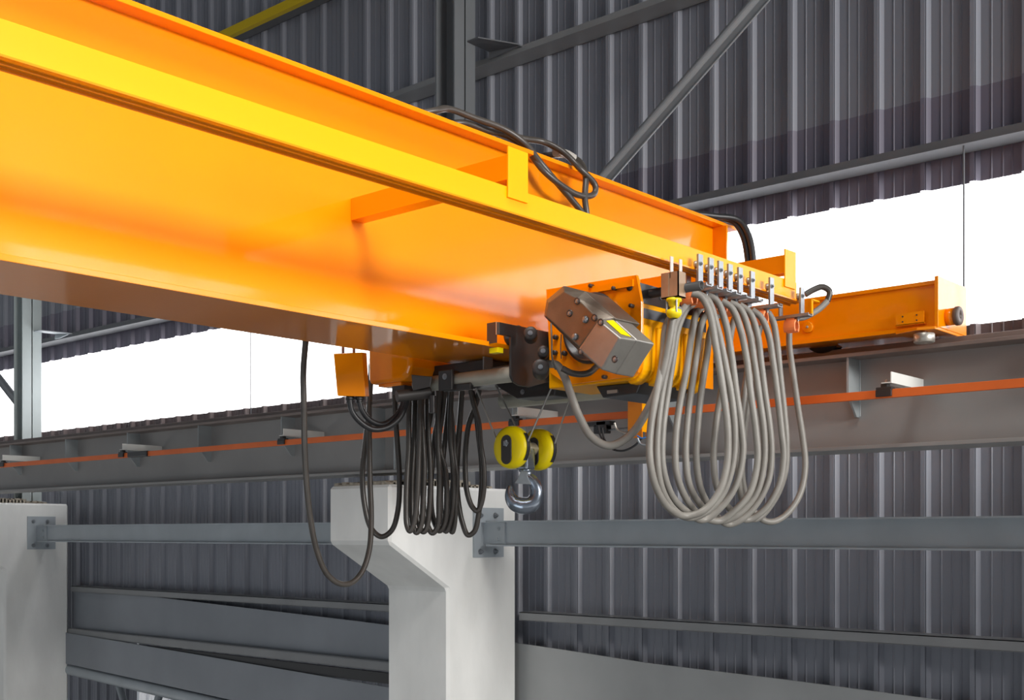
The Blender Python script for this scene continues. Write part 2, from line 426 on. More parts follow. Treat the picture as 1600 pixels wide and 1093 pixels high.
# ---------------------------------------------------------------- the bridge girder
XG = -3.0
t = G = thing('bridge_girder', (-3.04, 3.2, .663), 'large glossy orange-yellow crane bridge girder crossing the picture', 'crane girder')
YA, YB = -3.5, 4.985
MB().box(-3.012, -3.0, YA, YB - .12, .685, 1.452).build('web', YEL, t)
MB().box(-3.10, -3.088, YA, YB - .12, .685, 1.452).build('web', YEL, t)
MB().box(-2.94, -3.16, YA, YB, 1.452, 1.468).build('top_flange', YEL, t, bevel=.0015)
MB().box(-2.83, -3.235, YA, 4.35, .663, .680).build('bottom_flange', YEL, t, bevel=.0015)
MB().box(-2.925, -3.16, 4.86, 4.872, 1.075, 1.452).build('end_plate', YEL, t)
w1 = MB(); w1.tube([(-2.999, 4.858, 1.08), (-2.999, 4.858, 1.2), (-2.999, 4.858, 1.30)], .004, n=8); w1.build('weld_seam', YEL, t)
# end carriage
t = EC = thing('end_carriage', (-3.03, 5.05, .855), 'orange crane end carriage standing on the runway beam at the right', 'end carriage')
xa, xb = -4.13, -1.94
mb = MB(); mb.box(xa, xb, 4.912, 5.19, .875, 1.045); mb.build('box_section', YEL, t)
MB().box(xa, xb, 4.90, 5.20, 1.045, 1.062).build('top_flange', YEL, t, bevel=.002)
MB().box(xa, xb, 4.90, 5.20, .858, .876).build('bottom_flange', YEL, t, bevel=.002)
MB().box(xb - .002, xb + .014, 4.885, 5.205, .862, 1.075).build('end_plate', YEL, t, bevel=.002)
p = atY(1485, 504, 4.9)
bz = .915; by = 4.985
MB().lathe((xb + .012, by, bz), (1, 0, 0), [(0, 0), (0, .036), (.036, .036), (.036, 0)]).build('buffer_base', YEL, t)
MB().lathe((xb + .048, by, bz), (1, 0, 0), [(0, 0), (0, .037), (.004, .040), (.018, .040), (.022, .037), (.022, .012), (.014, .010), (.014, 0)]).build('buffer', mat('buffer_rubber', (.10, .075, .065), .55), t)
MB().lathe((-2.529, 4.912, .932), (0, -1, 0), [(0, 0), (0, .026), (.012, .026), (.014, .022), (.014, 0)]).build('axle_cap', YEL, t)
MB().lathe((-2.529, 4.898, .932), (0, -1, 0), [(0, 0), (0, .006), (.004, .006), (.004, 0)]).build('axle_screw', STEEL, t)
for x in (-2.529, -3.7):
    MB().lathe((x, 5.045, .932), (0, 1, 0), [(0, 0), (0, .10), (.008, .102), (.010, .09), (.06, .09), (.062, .102), (.07, .10), (.07, 0)]).build('wheel', BLKM, t)
a = atY(1403, 495, 4.908); b = atY(1447, 514, 4.908)
mb = MB(); mb.box(a.x, b.x, 4.885, 4.890, .886, .937); mb.box(a.x, b.x, 4.885, 4.91, .884, .889); mb.build('lug_plate', YEL, t)
for i in (.25, .75):
    for z in (.90, .922):
        MB().cyl((a.x + (b.x - a.x) * i, 4.8855, z), (a.x + (b.x - a.x) * i, 4.883, z), .0035, n=10).build('screw_hole', BLKM, t)
mb = MB(); mb.prism([(xb + .012, 5.19, .850), (xb + .012, 4.86, .850), (xb - .06, 4.845, .850), (xb - .17, 4.885, .850), (xb - .17, 5.0, .850)], (0, 0, .012)); mb.build('roller_bracket', YEL, t, bevel=.002)
rp = (-1.985, 4.885, .85)
MB().lathe(rp, (0, 0, -1), [(0, 0), (0, .012), (.010, .012), (.010, .040), (.013, .043), (.046, .043), (.050, .039), (.050, .018), (.046, .016), (.046, 0)]).build('guide_roller', STEEL, t)
# welded support arms and the festoon track
t = FT = thing('festoon_track', (-2.31, 3.0, .935), 'narrow bright yellow festoon track hung from arms alongside the girder', 'cable track')
YT = 4.375
MB().box(-2.312, -2.305, YA, YT, .938, 1.018).build('track_web', YCH, t, bevel=.001)  # yellower than the girder's paint, to imitate stronger light on this face
mb = MB(); mb.box(-2.338, -2.279, YA, YT, .932, .938); mb.box(-2.338, -2.332, YA, YT, .926, .934); mb.box(-2.312, -2.306, YA, YT, .928, .934)
mb.build('track_flange', YEL, t, bevel=.001)
MB().box(-2.338, -2.312, YA, YT, 1.012, 1.018).build('track_top_flange', YCH, t, bevel=.001)
def arm(Y, z0=1.04, z1=1.112):
    mb = MB(); mb.box(-2.998, -2.305, Y, Y + .006, z0, z1); mb.box(-2.998, -2.305, Y + .006, Y + .055, z0, z0 + .006)
    mb.build('support_arm', YEL, t)
    mb = MB(); mb.box(-2.304, -2.298, Y - .004, Y + .085, .985, 1.135); mb.build('post', YCH, t, bevel=.001)
arm(2.604); arm(4.27); arm(.94)
mb = MB(); mb.box(-2.345, -2.29, YT, YT + .006, .935, 1.00); mb.box(-2.26, -2.25, 4.36, 4.44, .83, .885)
mb = MB(); mb.box(-2.56, -2.285, 4.46, 4.466, .895, .960); mb.box(-2.56, -2.285, 4.466, 4.53, .954, .960); mb.build('end_bracket', YEL, t)
mb = MB(); mb.box(-2.285, -2.280, 4.458, 4.53, .956, .962); mb.box(-2.285, -2.280, 4.456, 4.468, .893, .960); mb.build('bracket_edge', YCH, t)

# ---------------------------------------------------------------- festoon trolleys
TRPX = [1080, 1097, 1112, 1127, 1143, 1162, 1192, 1240]
TRY = []
for px in TRPX:
    u = (px - 800) / FPX; TRY.append(2.30 * (.7513 + .66 * u) / (.66 - .7513 * u))
NAMES = ['nearest the hoist, just behind the dark tow tube', 'second from the hoist', 'third from the hoist', 'fourth from the hoist', 'fifth from the hoist', 'sixth from the hoist',
         'seventh, next to last with an open orange clamp', 'standing alone at the far end of the track']
def mk_trolley():
    t = thing('festoon_trolley', (-2.31, 0, .86), '', 'cable trolley', 'cable trolleys on the yellow festoon track')
    for x in (-2.262, -2.358):
        s = 1 if x > -2.3 else -1
        mb = MB(); mb.box(x - .002, x + .002, -.015, .015, .872, .985); mb.box(x - .002 - .004 * s, x - .002, -.015, -.012, .872, .985); mb.box(x - .002 - .004 * s, x - .002, .012, .015, .872, .985)
        mb.build('hanger_plate', ZINC, t)
        MB().lathe((x - s * .003, 0, .952), (-s, 0, 0), [(0, 0), (0, .012), (.014, .013), (.018, .014), (.018, 0)], n=20).build('wheel', STEEL, t)
        MB().bolt((x + s * .002, 0, .952), (s, 0, 0), .006, .005).build('bolt', ZINC, t)
    mb = MB(); mb.box(-2.385, -2.225, -.016, .016, .868, .872); mb.box(-2.385, -2.225, -.018, -.015, .868, .880); mb.box(-2.385, -2.225, .015, .018, .868, .880)
    mb.build('crossbar', ZINC, t, bevel=.001)
    for bxx in (-2.33, -2.28): MB().bolt((bxx, 0, .868), (0, 0, -1), .007, .008).build('clamp_bolt', ZINC, t)
    # orange saddle: band curved over the cable
    A = []; B = []
    mb = MB(); n = 14
    for i in range(n + 1):
        th = math.radians(-40 + 260 * i / n); c = Vector((0, math.cos(th), math.sin(th)))
        for r in (.018, .026):
            A.append(Vector((-2.335, 0, .830)) + c * r * Vector((1, 1, 1.15)).x)
    vs = []
    for i in range(n + 1):
        th = math.radians(-50 + 280 * i / n)
        for r in (.0165, .0245):
            for x in (-2.335, -2.285): vs.append((x, math.cos(th) * r * .9, .834 + math.sin(th) * r * 1.25))
    fs = []
    for i in range(n):
        a = i * 4; b = a + 4
        fs += [(a, a + 1, b + 1, b), (a + 3, a + 2, b + 2, b + 3), (a, b, b + 2, a + 2), (a + 1, a + 3, b + 3, b + 1)]
    fs += [(0, 2, 3, 1), (n * 4, n * 4 + 1, n * 4 + 3, n * 4 + 2)]
    mb.add(vs, fs); mb.box(-2.328, -2.292, -.012, .012, .858, .868)
    mb.build('cable_saddle', ORG, t, bevel=.001)
    return t
t0 = mk_trolley()
for k, Y in enumerate(TRY):
    o = t0 if k == 0 else copy_tree(t0)
    o.location.y = Y; o['label'] = 'zinc cable trolley with an orange saddle, ' + NAMES[k]

# hanging festoon cable loops; every loop hangs in its own upright plane below its trolley
def loop(pts, D, r, label, cat='cable', name='festoon_cable', group=None, material=None, dD=.0, sub=8, lim=False, pre=()):
    P = [Vector(q) for q in pre]
    n = len(pts)
    for i, (x, y) in enumerate(pts):
        k = i / (n - 1); d = D + dD * math.cos(math.pi * k) * .5
        if lim: d = min(d, lim / ray(x, y).x)
        P.append(atD(x, y, d))
    o = MB().tube(P, r, sub=sub).build(name, material or CABLE)
    return tag(o, label, cat, group)
Z5 = lambda L: [(980 + x / 2.875, 450 + y / 2.875) for x, y in L]
DK = [.66 * 2.31 + .7513 * y for y in TRY]
LG = 'grey cable loops hanging from the yellow festoon track'
cr = .0128
loop(Z5([(290, 22), (330, 35), (365, 95), (398, 260), (432, 470), (452, 640), (447, 800), (410, 920), (340, 1000), (262, 1022), (185, 985), (128, 890), (101, 760), (106, 620), (130, 480), (160, 320), (172, 180), (205, 115), (232, 95)]), DK[0] - .02, cr, 'grey cable loop nearest the hoist, its left leg beside the yellow gland', group=LG, dD=-.03, lim=-2.315)
loop(Z5([(318, 25), (362, 55), (405, 180), (440, 340), (470, 500), (484, 660), (472, 800), (425, 930), (350, 1008), (290, 1030), (215, 1000), (155, 900), (134, 760), (140, 600), (163, 430), (196, 270), (215, 160), (262, 80), (285, 60)]), DK[1] - .02, cr, 'grey cable loop second from the hoist', group=LG, dD=-.03, lim=-2.319)
loop(Z5([(352, 30), (400, 55), (440, 150), (468, 300), (490, 470), (512, 620), (520, 740), (490, 880), (420, 985), (345, 1040), (270, 1005), (200, 930), (160, 800), (160, 640), (180, 480), (205, 320), (228, 180), (265, 95), (300, 68)]), DK[2] - .02, cr, 'grey cable loop third from the hoist', group=LG, dD=-.03, lim=-2.323)
loop(Z5([(425, 58), (470, 90), (510, 190), (535, 310), (556, 480), (578, 640), (585, 780), (550, 920), (480, 1000), (415, 1045), (330, 1020), (262, 940), (222, 830), (217, 690), (236, 520), (268, 360), (290, 210), (312, 110), (345, 80)]), DK[3] - .02, cr, 'grey cable loop fourth from the hoist', group=LG, dD=-.03, lim=-2.327)
loop(Z5([(460, 65), (505, 90), (548, 200), (572, 340), (595, 500), (615, 650), (614, 790), (580, 920), (505, 1010), (430, 1045), (345, 990), (282, 890), (263, 760), (270, 600), (290, 440), (312, 290), (330, 170), (360, 110), (390, 90)]), DK[4] - .02, cr, 'grey cable loop fifth from the hoist', group=LG, dD=-.03, lim=-2.331)
loop(Z5([(505, 75), (550, 110), (585, 210), (602, 340), (620, 480), (640, 620), (648, 730), (635, 860), (580, 970), (510, 1040), (455, 1060), (385, 1000), (330, 900), (310, 760), (318, 600), (336, 440), (358, 300), (372, 200), (400, 130), (430, 100)]), DK[5] - .02, cr, 'grey cable loop sixth from the hoist, with the deepest sag', group=LG, dD=-.03, lim=-2.335)
loop(Z5([(560, 98), (600, 130), (635, 210), (655, 330), (675, 480), (693, 640), (703, 760), (680, 890), (610, 1000), (540, 1040), (470, 1000), (405, 900), (388, 780), (395, 640), (420, 480), (450, 330), (466, 200), (485, 130), (510, 105)]), DK[6] - .06, cr, 'grey cable loop seventh from the hoist', group=LG, dD=-.03, lim=-2.335)
loop(Z5([(632, 108), (655, 150), (672, 240), (688, 400), (706, 560), (716, 700), (710, 820), (672, 930), (600, 1025), (560, 1035), (520, 960), (500, 860), (504, 700), (520, 520), (540, 380), (560, 230), (578, 140), (603, 108)]), DK[6] + .02, cr, 'grey cable loop under the trolley with the open orange clamp', group=LG, dD=-.03, lim=-2.335)
loop(Z5([(900, 58), (860, 95), (800, 128), (752, 140), (733, 170), (728, 250), (745, 380), (768, 540), (790, 680), (800, 800), (778, 920), (720, 1010), (655, 1048), (600, 1035), (545, 960), (518, 860), (520, 700), (540, 520), (560, 350), (585, 220), (605, 150), (625, 110)]), DK[7] - .02, cr, 'outermost grey cable loop on the right, hanging from the last trolley', group=LG, dD=.25)
# tail of the festoon cable bending back to the end carriage
loop([(1293, 470), (1296, 455), (1285, 448), (1272, 452), (1258, 460)], DK[7] + .13, cr, 'dark end of the festoon cable bent back over the end carriage', material=CABLED)
# cable from the gland to the hoist
loop([(1052, 478), (1050, 500), (1044, 540), (1033, 590), (1012, 640), (984, 680), (952, 696), (925, 683), (905, 650), (890, 610), (882, 588), (870, 570), (854, 568)], 4.12, .0145, 'thick grey cable sagging from the yellow gland to the hoist', dD=-.08)

# ---------------------------------------------------------------- the hoist
YP = 3.35
t = HO = thing('electric_hoist', (-2.57, 3.5, .5), 'electric wire rope hoist with a metal gearbox hung beside the girder', 'hoist')
def XZ(px, py, Y=YP): p = atY(px, py, Y); return (p.x, Y, p.z)
Z1 = lambda x, y: (800 + x / 4.373, 370 + y / 4.372)
pl = [Z1(232, 358), Z1(660, 288), Z1(850, 258), Z1(884, 440), Z1(884, 860), Z1(860, 925), Z1(820, 955), Z1(690, 968), Z1(380, 1010), Z1(260, 930)]
mb = MB(); mb.prism([XZ(*q) for q in pl], (0, .014, 0)); mb.build('end_frame', YEL, t, bevel=.002)
c = Vector(XZ(927, 513)); 
MB().lathe((c.x, YP - .001, c.z), (0, -1, 0), [(0, 0), (0, .122), (.012, .127), (.020, .122), (.020, .112), (.004, .108), (.004, 0)]).build('drum_ring', BLKM, t)
mb = MB()
for k in range(22):
    a = math.radians(20 + k * 5 - 50); 
    p = Vector((c.x + .085 * math.cos(a), YP - .02, c.z + .085 * math.sin(a)))
    mb.cyl(p, p + Vector((.016 * math.cos(a), 0, .016 * math.sin(a))), .0022, n=6)
mb.build('drum_teeth', STEEL, t)
# gearbox
YG = 3.10
GBK = [(851.5, 494), (855, 470), (879, 448), (912, 455), (962, 498), (994, 532), (968, 583), (938, 578), (904, 547)]
gc = Vector(XZ(920, 515, YG))
front = [Vector(XZ(x, y, YG)) for x, y in [(853, 493), (857, 473), (882, 455), (902, 466), (936, 500), (906, 542)]]
back = []
for x, y in [(850, 494), (854, 468), (880, 446), (914, 455), (962, 497), (908, 552)]:
    back.append(Vector(XZ(x, y, YG + .035)))
mb = MB(); mb.loft(front, back); mb.prism([p for p in back], (0, .14, 0)); mb.build('gearbox', CAST, t, bevel=.004, seg=3)
fr = [Vector(XZ(x, y, YG - .035)) for x, y in [(935, 499), (969, 527), (940, 578), (904, 545)]]
bk = [Vector(XZ(x, y, YG + .04)) for x, y in [(957, 496), (996, 531), (962, 585), (905, 549)]]
CASTL = mat('cast_cover_aluminium', (.27, .255, .23), .34, metal=.5, var=.1, vscale=20)
mb = MB(); mb.loft(fr, bk); mb.prism(bk, (0, .10, 0)); gcov = mb.build('gearbox_cover', CASTL, t, bevel=.006, seg=3)
def onface(px, py, off=0): return Vector(XZ(px, py, YG - off))
for x, y, mt in ((915, 499, ORG), (899, 526, ORG)):
    p = onface(x, y); MB().lathe(p, (0, -1, 0), [(0, 0), (0, .011), (.004, .012), (.008, .009), (.009, 0)], n=20).build('inspection_plug', ZINC, t)
for x, y, o_ in ((902, 470, 0), (890, 489, 0), (929, 496, .0), (939, 503, .035), (908, 549, .03), (961, 561, .036)):
    p = onface(x, y, o_); MB().lathe(p, (0, -1, 0), [(0, 0), (0, .012), (.003, .012), (.003, .008), (.001, .008), (.001, 0)], n=20).build('screw_recess', BLKM, t)
    MB().bolt(p, (0, -1, 0), .005, .003).build('screw', ZINC, t)
def onq(u, v): return fr[0].lerp(fr[1], u).lerp(bk[0].lerp(bk[1], u), v)
nq = (fr[1] - fr[0]).cross(bk[0] - fr[0]).normalized(); nq = nq if nq.z > 0 else -nq
MB().prism([onq(.12, .35) + nq * .001, onq(.80, .30) + nq * .001, onq(.90, .75) + nq * .001, onq(.12, .82) + nq * .001], nq * .001).build('sticker', YHK, t)
for x, y in ((926, 447), (932, 464), (962, 451), (989, 478), (947, 589)):
    p = Vector(XZ(x, y)); r_ = .013 if (x, y) == (932, 464) else .007
    MB().lathe(p, (0, -1, 0), [(0, 0), (0, r_), (.018, r_), (.020, r_ * .8), (.020, 0)], n=20).build('frame_pin', STEEL if r_ > .01 else BLKM, t)
MB().lathe(Vector(XZ(984, 449)), (0, -1, 0), [(0, 0), (0, .012), (.002, .012), (.002, 0)], n=24).build('frame_hole', BLKM, t)
# drum cover (ribbed, rounded foot), along +Y
x1, x0_ = -2.372, -2.775
yc0, yc1 = YP + .014, 3.80
z0, z1 = .532, .80
prof = [(x0_, z1), (x1, z1), (x1, z0 + .05)] + [(x1 - .05 + .05 * math.cos(a), z0 + .05 - .05 * math.sin(a)) for a in [math.radians(d) for d in (15, 30, 45, 60, 75, 90)]] + [(x0_, z0)]
mb = MB(); mb.prism([(x, yc0, z) for x, z in prof], (0, yc1 - yc0, 0)); cov = mb.build('drum_cover', YCH, t, bevel=.004)
ribm = MB()
for k in range(5):
    ya = yc0 + .012 + k * .088
    pr = [(x1 + .012, z1 - .075), (x1 + .012, z0 + .05)] + [(x1 - .05 + .062 * math.cos(a), z0 + .05 - .062 * math.sin(a)) for a in [math.radians(d) for d in (15, 30, 45, 60, 75, 90)]] + [(x1 - .07, z0 + .01), (x1 - .02, z0 + .05), (x1 - .02, z1 - .075)]
    MB().prism([(x, ya, z) for x, z in pr], (0, .058, 0)).build('cover_rib', YCH, cov, bevel=.009, seg=3)
MB().box(x1, x1 + .0025, yc0 + .006, yc1 - .006, z1 - .052, z1 - .018).build('stripe', GREYS, cov)
MB().box(x0_ + .03, x1 - .002, YP + .014, yc1 - .02, z1, .868).build('top_frame', BLKM, t)
MB().box(-2.66, x1 - .01, YP - .010, YP - .001, .852, .876).build('frame_flange', YEL, t)
for y in (3.5, 3.66): MB().bolt((x1, y, .835), (1, 0, 0), .006, .004).build('bolt', ZINC, t)
# black underslung mount
mb = MB(); mb.prism([(-2.60, 3.42, .532), (-2.40, 3.42, .532), (-2.42, 3.42, .492), (-2.57, 3.42, .488)], (0, .30, 0)); mb.build('lower_mount', BLKM, t, bevel=.004)
mb = MB(); mb.box(-2.545, -2.50, 3.412, 3.42, .50, .512); mb.build('mount_plate', STEEL, t)
# trolley frame, black side cheek with cross tubes
mb = MB(); YZ = [(3.10, .744), (3.10, .70), (3.165, .70), (3.165, .56), (3.18, .54), (3.21, .53), (3.27, .53), (3.36, .555), (3.45, .575), (3.95, .59), (3.95, .62), (3.80, .70), (3.80, .744)]
mb.prism([(-2.795, y, z) for y, z in YZ], (.010, 0, 0)); mb.build('side_cheek', BLKM, t, bevel=.002)
MB().box(-2.84, -2.795, 3.098, 3.102, .672, .745).build('cheek_flange', PLAST, t)
MB().box(-2.797, -2.793, 3.097, 3.101, .70, .745).build('cheek_edge', STEEL, t)
TB = [((3.20, .572), -2.80, -3.30), ((3.64, .542), -2.69, -3.25)]
for (y, z), xa_, xb_ in TB:
    MB().cyl((xa_, y, z), (xb_, y, z), .0285, n=32).build('cross_tube', TUBE, t)
# round bosses and clamps on the cheek (faces towards the camera)
for (x, y, r, ln) in ((829, 520, .024, .09), (849, 548, .020, .06), (845, 573, .030, .12)):
    p = atX(x, y, -2.785) if False else atY(x, y, 3.16)
    MB().lathe((p.x, p.y, p.z), (.5, -.6, .0), [(-ln, r), (-.004, r), (0, r * .9), (.002, r * .5), (.002, 0)], n=24).build('boss', PLAST, t)
    MB().bolt((p.x + .001, p.y - .003, p.z), (.5, -.6, 0), .006, .003).build('bolt', ZINC, t)
for x, y in ((870, 527), (869, 551), (884, 552), (888, 527)):
    p = atY(x, y, YP); MB().lathe(p, (0, -1, 0), [(0, 0), (0, .009), (.014, .009), (.016, .006), (.016, 0)], n=16).build('frame_pin', BLKM, t)
MB().tube([atD(878, 575, 4.03), atD(895, 583, 4.03), atD(918, 583, 4.05), atD(935, 570, 4.1)], .011, n=12).build('motor_lead', CABLED, t)
MB().tube([atD(861, 505, 3.99), atD(862, 530, 3.97), atD(863, 560, 3.97), atD(868, 577, 3.98)], .003, n=8).build('control_lead', CABLED, t)
MB().tube([atD(877, 522, 4.0), atD(876, 545, 3.99), atD(877, 560, 3.99)], .002, n=8).build('control_lead', CABLED, t)
# trolley wheels hidden behind the cheek, wheel on the flange and yellow scraper
for y in (3.22, 3.68):
    MB().lathe((-2.795, y, .715), (-1, 0, 0), [(0, 0), (0, .034), (.03, .034), (.034, .04), (.04, .04), (.04, 0)], n=28).build('trolley_wheel', BLKM, t)
MB().box(-2.84, -2.80, 3.11, 3.14, .640, .658).build('scraper', YHK, t)
# collars on the front tube
MB().lathe((-3.115, 3.20, .572), (1, 0, 0), [(-.03, .0285), (-.03, .038), (.028, .038), (.03, .0285)], n=32).build('tube_collar', BLKM, t)
mb = MB(); mb.box(-3.14, -3.07, 3.155, 3.17, .535, .61); mb.box(-3.10, -2.99, 3.17, 3.19, .53, .555); mb.build('collar_lug', BLKM, t, bevel=.003)
MB().bolt((-3.105, 3.155, .585), (0, -1, 0), .008, .004).build('bolt', ZINC, t)
mb = MB(); mb.prism([(-3.17, 3.50, .60), (-2.84, 3.50, .60), (-2.86, 3.50, .525), (-3.05, 3.50, .528), (-3.14, 3.50, .575)], (0, .12, 0)); mb.build('rope_anchor', BLKM, t, bevel=.004)
MB().bolt((-3.02, 3.50, .552), (0, -1, 0), .007, .004).build('bolt', ZINC, t)
mb = MB(); mb.box(-3.42, -3.02, 3.28, 3.60, .60, .655); mb.build('far_cheek', BLKM, t, bevel=.004)
mb = MB(); mb.cyl((-3.02, 3.3, .62), (-2.9, 3.3, .62), .006, n=10); mb.box(-3.0, -2.995, 3.25, 3.3, .6, .66); mb.build('stay_rod', ZINC, t)
# counter box on the far side
bx = []
cb = MB(); 
A = [(-3.62, .70), (-3.62, .665)]
prof = [(-3.53, .80), (-3.53, .600), (-3.515, .590), (-3.335, .590), (-3.30, .61), (-3.285, .64), (-3.285, .80)]
cb.prism([(x, 3.15, z) for x, z in prof], (0, .24, 0)); cb.build('control_enclosure', YEL, t, bevel=.022, seg=4)
mb = MB(); mb.box(-3.47, -3.37, 3.18, 3.32, .576, .591); mb.box(-3.50, -3.47, 3.18, 3.24, .58, .591); mb.build('enclosure_foot', YEL, t, bevel=.003)
mb = MB(); mb.box(-3.42, -3.35, 3.18, 3.26, .545, .576); mb.build('gland_block', BLKM, t)

# tow arm with bracket box and the yellow gland
t = thing('tow_arm', (-2.3, 3.42, .8), 'dark tow tube with a square steel bracket ahead of the cable trolleys', 'bracket')
MB().lathe((-2.60, 3.44, .840), (1, 0, 0), [(0, .016), (.434, .016), (.434, .012), (.36, .012), (.36, 0)], n=24).build('tow_tube', PLAST, t)
a = atX(1033, 424, -2.262); 
mb = MB(); ya, yb = 3.42, 3.52
def yof(px, X): u = (px - 800) / FPX; return -X * (.7513 + .66 * u) / (.66 - .7513 * u)
XT = -2.30
Y1 = yof(1060, -2.24); 
xL = atY(1033, 440, Y1 - .02).x; xR = atY(1060, 440, Y1 - .02).x; Yf = Y1 - .02
zt = atY(1046, 425, Yf).z; zb = atY(1046, 465, Yf).z
mb = MB(); mb.box(xL, xR, Yf, Yf + .004, zb, zt); mb.box(xR - .004, xR, Yf, Yf + .045, zb, zt); mb.box(xL, xR, Yf, Yf + .045, zb, zb + .004)
mb.box((xL * .6 + xR * .4) - .0035, (xL * .6 + xR * .4) + .0035, Yf - .003, Yf, zb + .004, zt - .004); mb.build('bracket_box', mat('primed_steel', (.36, .24, .15), .45, metal=.3, var=.2, vscale=20), t)
mb = MB()
for k in (0, .055):
    mb.box(-2.262, -2.259, Yf + .0 + k, Yf + .018 + k, zt - .02, .945)
mb.build('hanger_strap', STEEL, t)
gx = (xL + xR) / 2 + .004; gz = zb
GY = mat('yellow_gland_plastic', (.85, .66, .0), .45)
MB().lathe((gx, Yf + .02, gz), (0, 0, -1), [(0, 0), (0, .026), (.010, .027), (.012, .02), (.026, .018), (.030, .012), (.036, .015), (.040, .025), (.052, .027), (.062, .022), (.066, .016), (.068, .013)], n=20).build('cable_gland', GY, t)
mb = MB()
for s in (-1, 1): mb.cyl((gx + s * .02, Yf + .005, gz - .008), (gx + s * .02, Yf + .005, gz - .05), .0035, n=8)
mb.build('gland_screws', ZINC, t)

# ---------------------------------------------------------------- hook block
HX = -3.0
t = thing('hook_block', (HX, 3.48, .1), 'yellow two-sheave hook block with a forged steel hook', 'hook block')
def sheave(Yc, Zc):
    prof = [(-.030, 0), (-.030, .045), (-.026, .068), (-.016, .080), (0, .083), (.016, .080), (.026, .068), (.030, .045), (.030, 0)]
    s_ = MB().lathe((HX, Yc, Zc), (0, 1, 0), prof, n=48).build('sheave_cover', YHK, t)
    # dark oblong cover plate
    pts = []
    for k in range(24):
        a = 2 * math.pi * k / 24
        pts.append((HX + .026 * math.cos(a), Yc - .031, Zc - .010 + (.030 if math.sin(a) > 0 else -.030) + .026 * math.sin(a)))
    mb = MB(); mb.prism(pts, (0, -.004, 0)); mb.build('cover_plate', PLAST, s_, bevel=.001)
    mb = MB(); mb.bolt((HX, Yc - .035, Zc + .014), (0, -1, 0), .008, .006)
    for k in range(5):
        a = 2 * math.pi * k / 5; mb.cyl((HX, Yc - .037, Zc + .014), (HX + .013 * math.cos(a), Yc - .037, Zc + .014 + .013 * math.sin(a)), .0025, n=6)
    mb.build('axle_nut', ZINC, s_)
    # rope slot on the +X rim
    mb = MB(); pts = []
    for k in range(9):
        a = math.radians(-38 + 76 * k / 8); pts.append((HX + .0845 * math.cos(a), Yc, Zc + .0845 * math.sin(a)))
    for k in range(8):
        a, b = Vector(pts[k]), Vector(pts[k + 1])
        mb.add([a + Vector((0, -.007, 0)), a + Vector((0, .007, 0)), b + Vector((0, .007, 0)), b + Vector((0, -.007, 0))], [(0, 1, 2, 3)])
        ins = Vector((HX, Yc, Zc)); 
        for q in (-.007, .007):
            mb.cyl(a + Vector((0, q, 0)), b + Vector((0, q, 0)), .002, n=6)
    mb.build('rope_slot', BLACK, s_)
sheave(3.415, .330); sheave(3.575, .330)
MB().cyl((HX, 3.44, .33), (HX, 3.55, .33), .026, n=24).build('axle', STEEL, t)
mb = MB(); mb.box(HX - .028, HX + .028, 3.465, 3.525, .245, .335); mb.build('crosshead', HOOKM, t, bevel=.012, seg=3)
MB().lathe((HX, 3.495, .25), (0, 0, -1), [(0, 0), (0, .026), (.010, .026), (.012, .019), (.03, .018), (.03, 0)], n=20).build('hook_nut', HOOKM, t)
# hook body: swept C of varying section in a plane facing the camera diagonally
hd = Vector((.80, .60, 0)); hc = Vector((HX, 3.495, 0))
def hp(px, py): 
    u = (px - 818) / FPX * 4.6; z = (833 - py) / FPX * 4.6
    return hc + hd * u + Vector((0, 0, z))
hk = [(820, 738), (821, 744), (829, 752), (835, 763), (835, 776), (828, 787), (815, 790), (802, 786), (795, 777), (793, 766), (794, 758)]
rad = [.019, .021, .024, .025, .028, .032, .034, .031, .024, .016, .008]
def rf(k): 
    x = k * (len(rad) - 1); i = min(int(x), len(rad) - 2); return rad[i] + (rad[i + 1] - rad[i]) * (x - i)
MB().tube([hp(*q) for q in hk], rf, n=20, sub=8).build('hook', HOOKM, t)
mb = MB(); L = [hp(812, 735), hp(822, 737), hp(822, 745), hp(828, 757), hp(801, 755), hp(806, 748)]
nv = Vector((.6, -.8, 0)) * .022
mb.prism([p + nv for p in L], nv * .25); mb.build('safety_latch', ZINC, t, bevel=.002)
# wire ropes
RP = [((HX - .078, 3.415, .36), atY(744, 606, 3.39), 'thin wire rope rising left from the front sheave'),
      ((HX - .078, 3.575, .36), atY(772, 596, 3.56), 'thin wire rope rising left behind the front sheave'),
      ((HX + .080, 3.415, .35), atY(864, 600, 3.42), 'wire rope rising right from the front sheave to the hoist'),
      ((HX + .080, 3.575, .35), atY(894, 612, 3.56), 'wire rope rising right from the rear sheave to the hoist')]
for a, b, lab in RP: tag(MB().tube([a, b], .0035, n=8, sub=1).build('wire_rope', WIRE), lab, 'rope', 'wire ropes above the hook block')

# ---------------------------------------------------------------- junction box, its cables and the power collector
t = thing('junction_box', (-3.5, 3.0, .5), 'small orange junction box hanging left of the hoist with two glands', 'junction box')
D0 = 4.53
q = [atD(521, 552, D0), atD(566, 550, D0), atD(571, 619, D0), atD(527, 618, D0)]
off = Vector((.035, .055, 0))
q2 = [atD(x, y, D0 + .07) for x, y in [(530, 553), (573, 551), (577, 619), (536, 619)]]
mb = MB(); mb.loft([q[3], q[2], q[1], q[0]], [q2[3], q2[2], q2[1], q2[0]]); mb.build('box', YEL, t, bevel=.002)
for x in (536, 553):
    MB().cyl(atD(x, 552, D0 + .035), atD(x, 520, D0 + .035), .0055, n=12).build('hanger_stud', mat('primed_stud_%d' % x, (.32, .13, .08), .5), t)
for x in (547, 562):
    p = atD(x, 618, D0 + .03); MB().lathe(p, (0, 0, -1), [(0, .013), (.006, .018), (.014, .018), (.016, .015), (.026, .015), (.03, .012)], n=12, smooth=False).build('gland', BLACK, t)
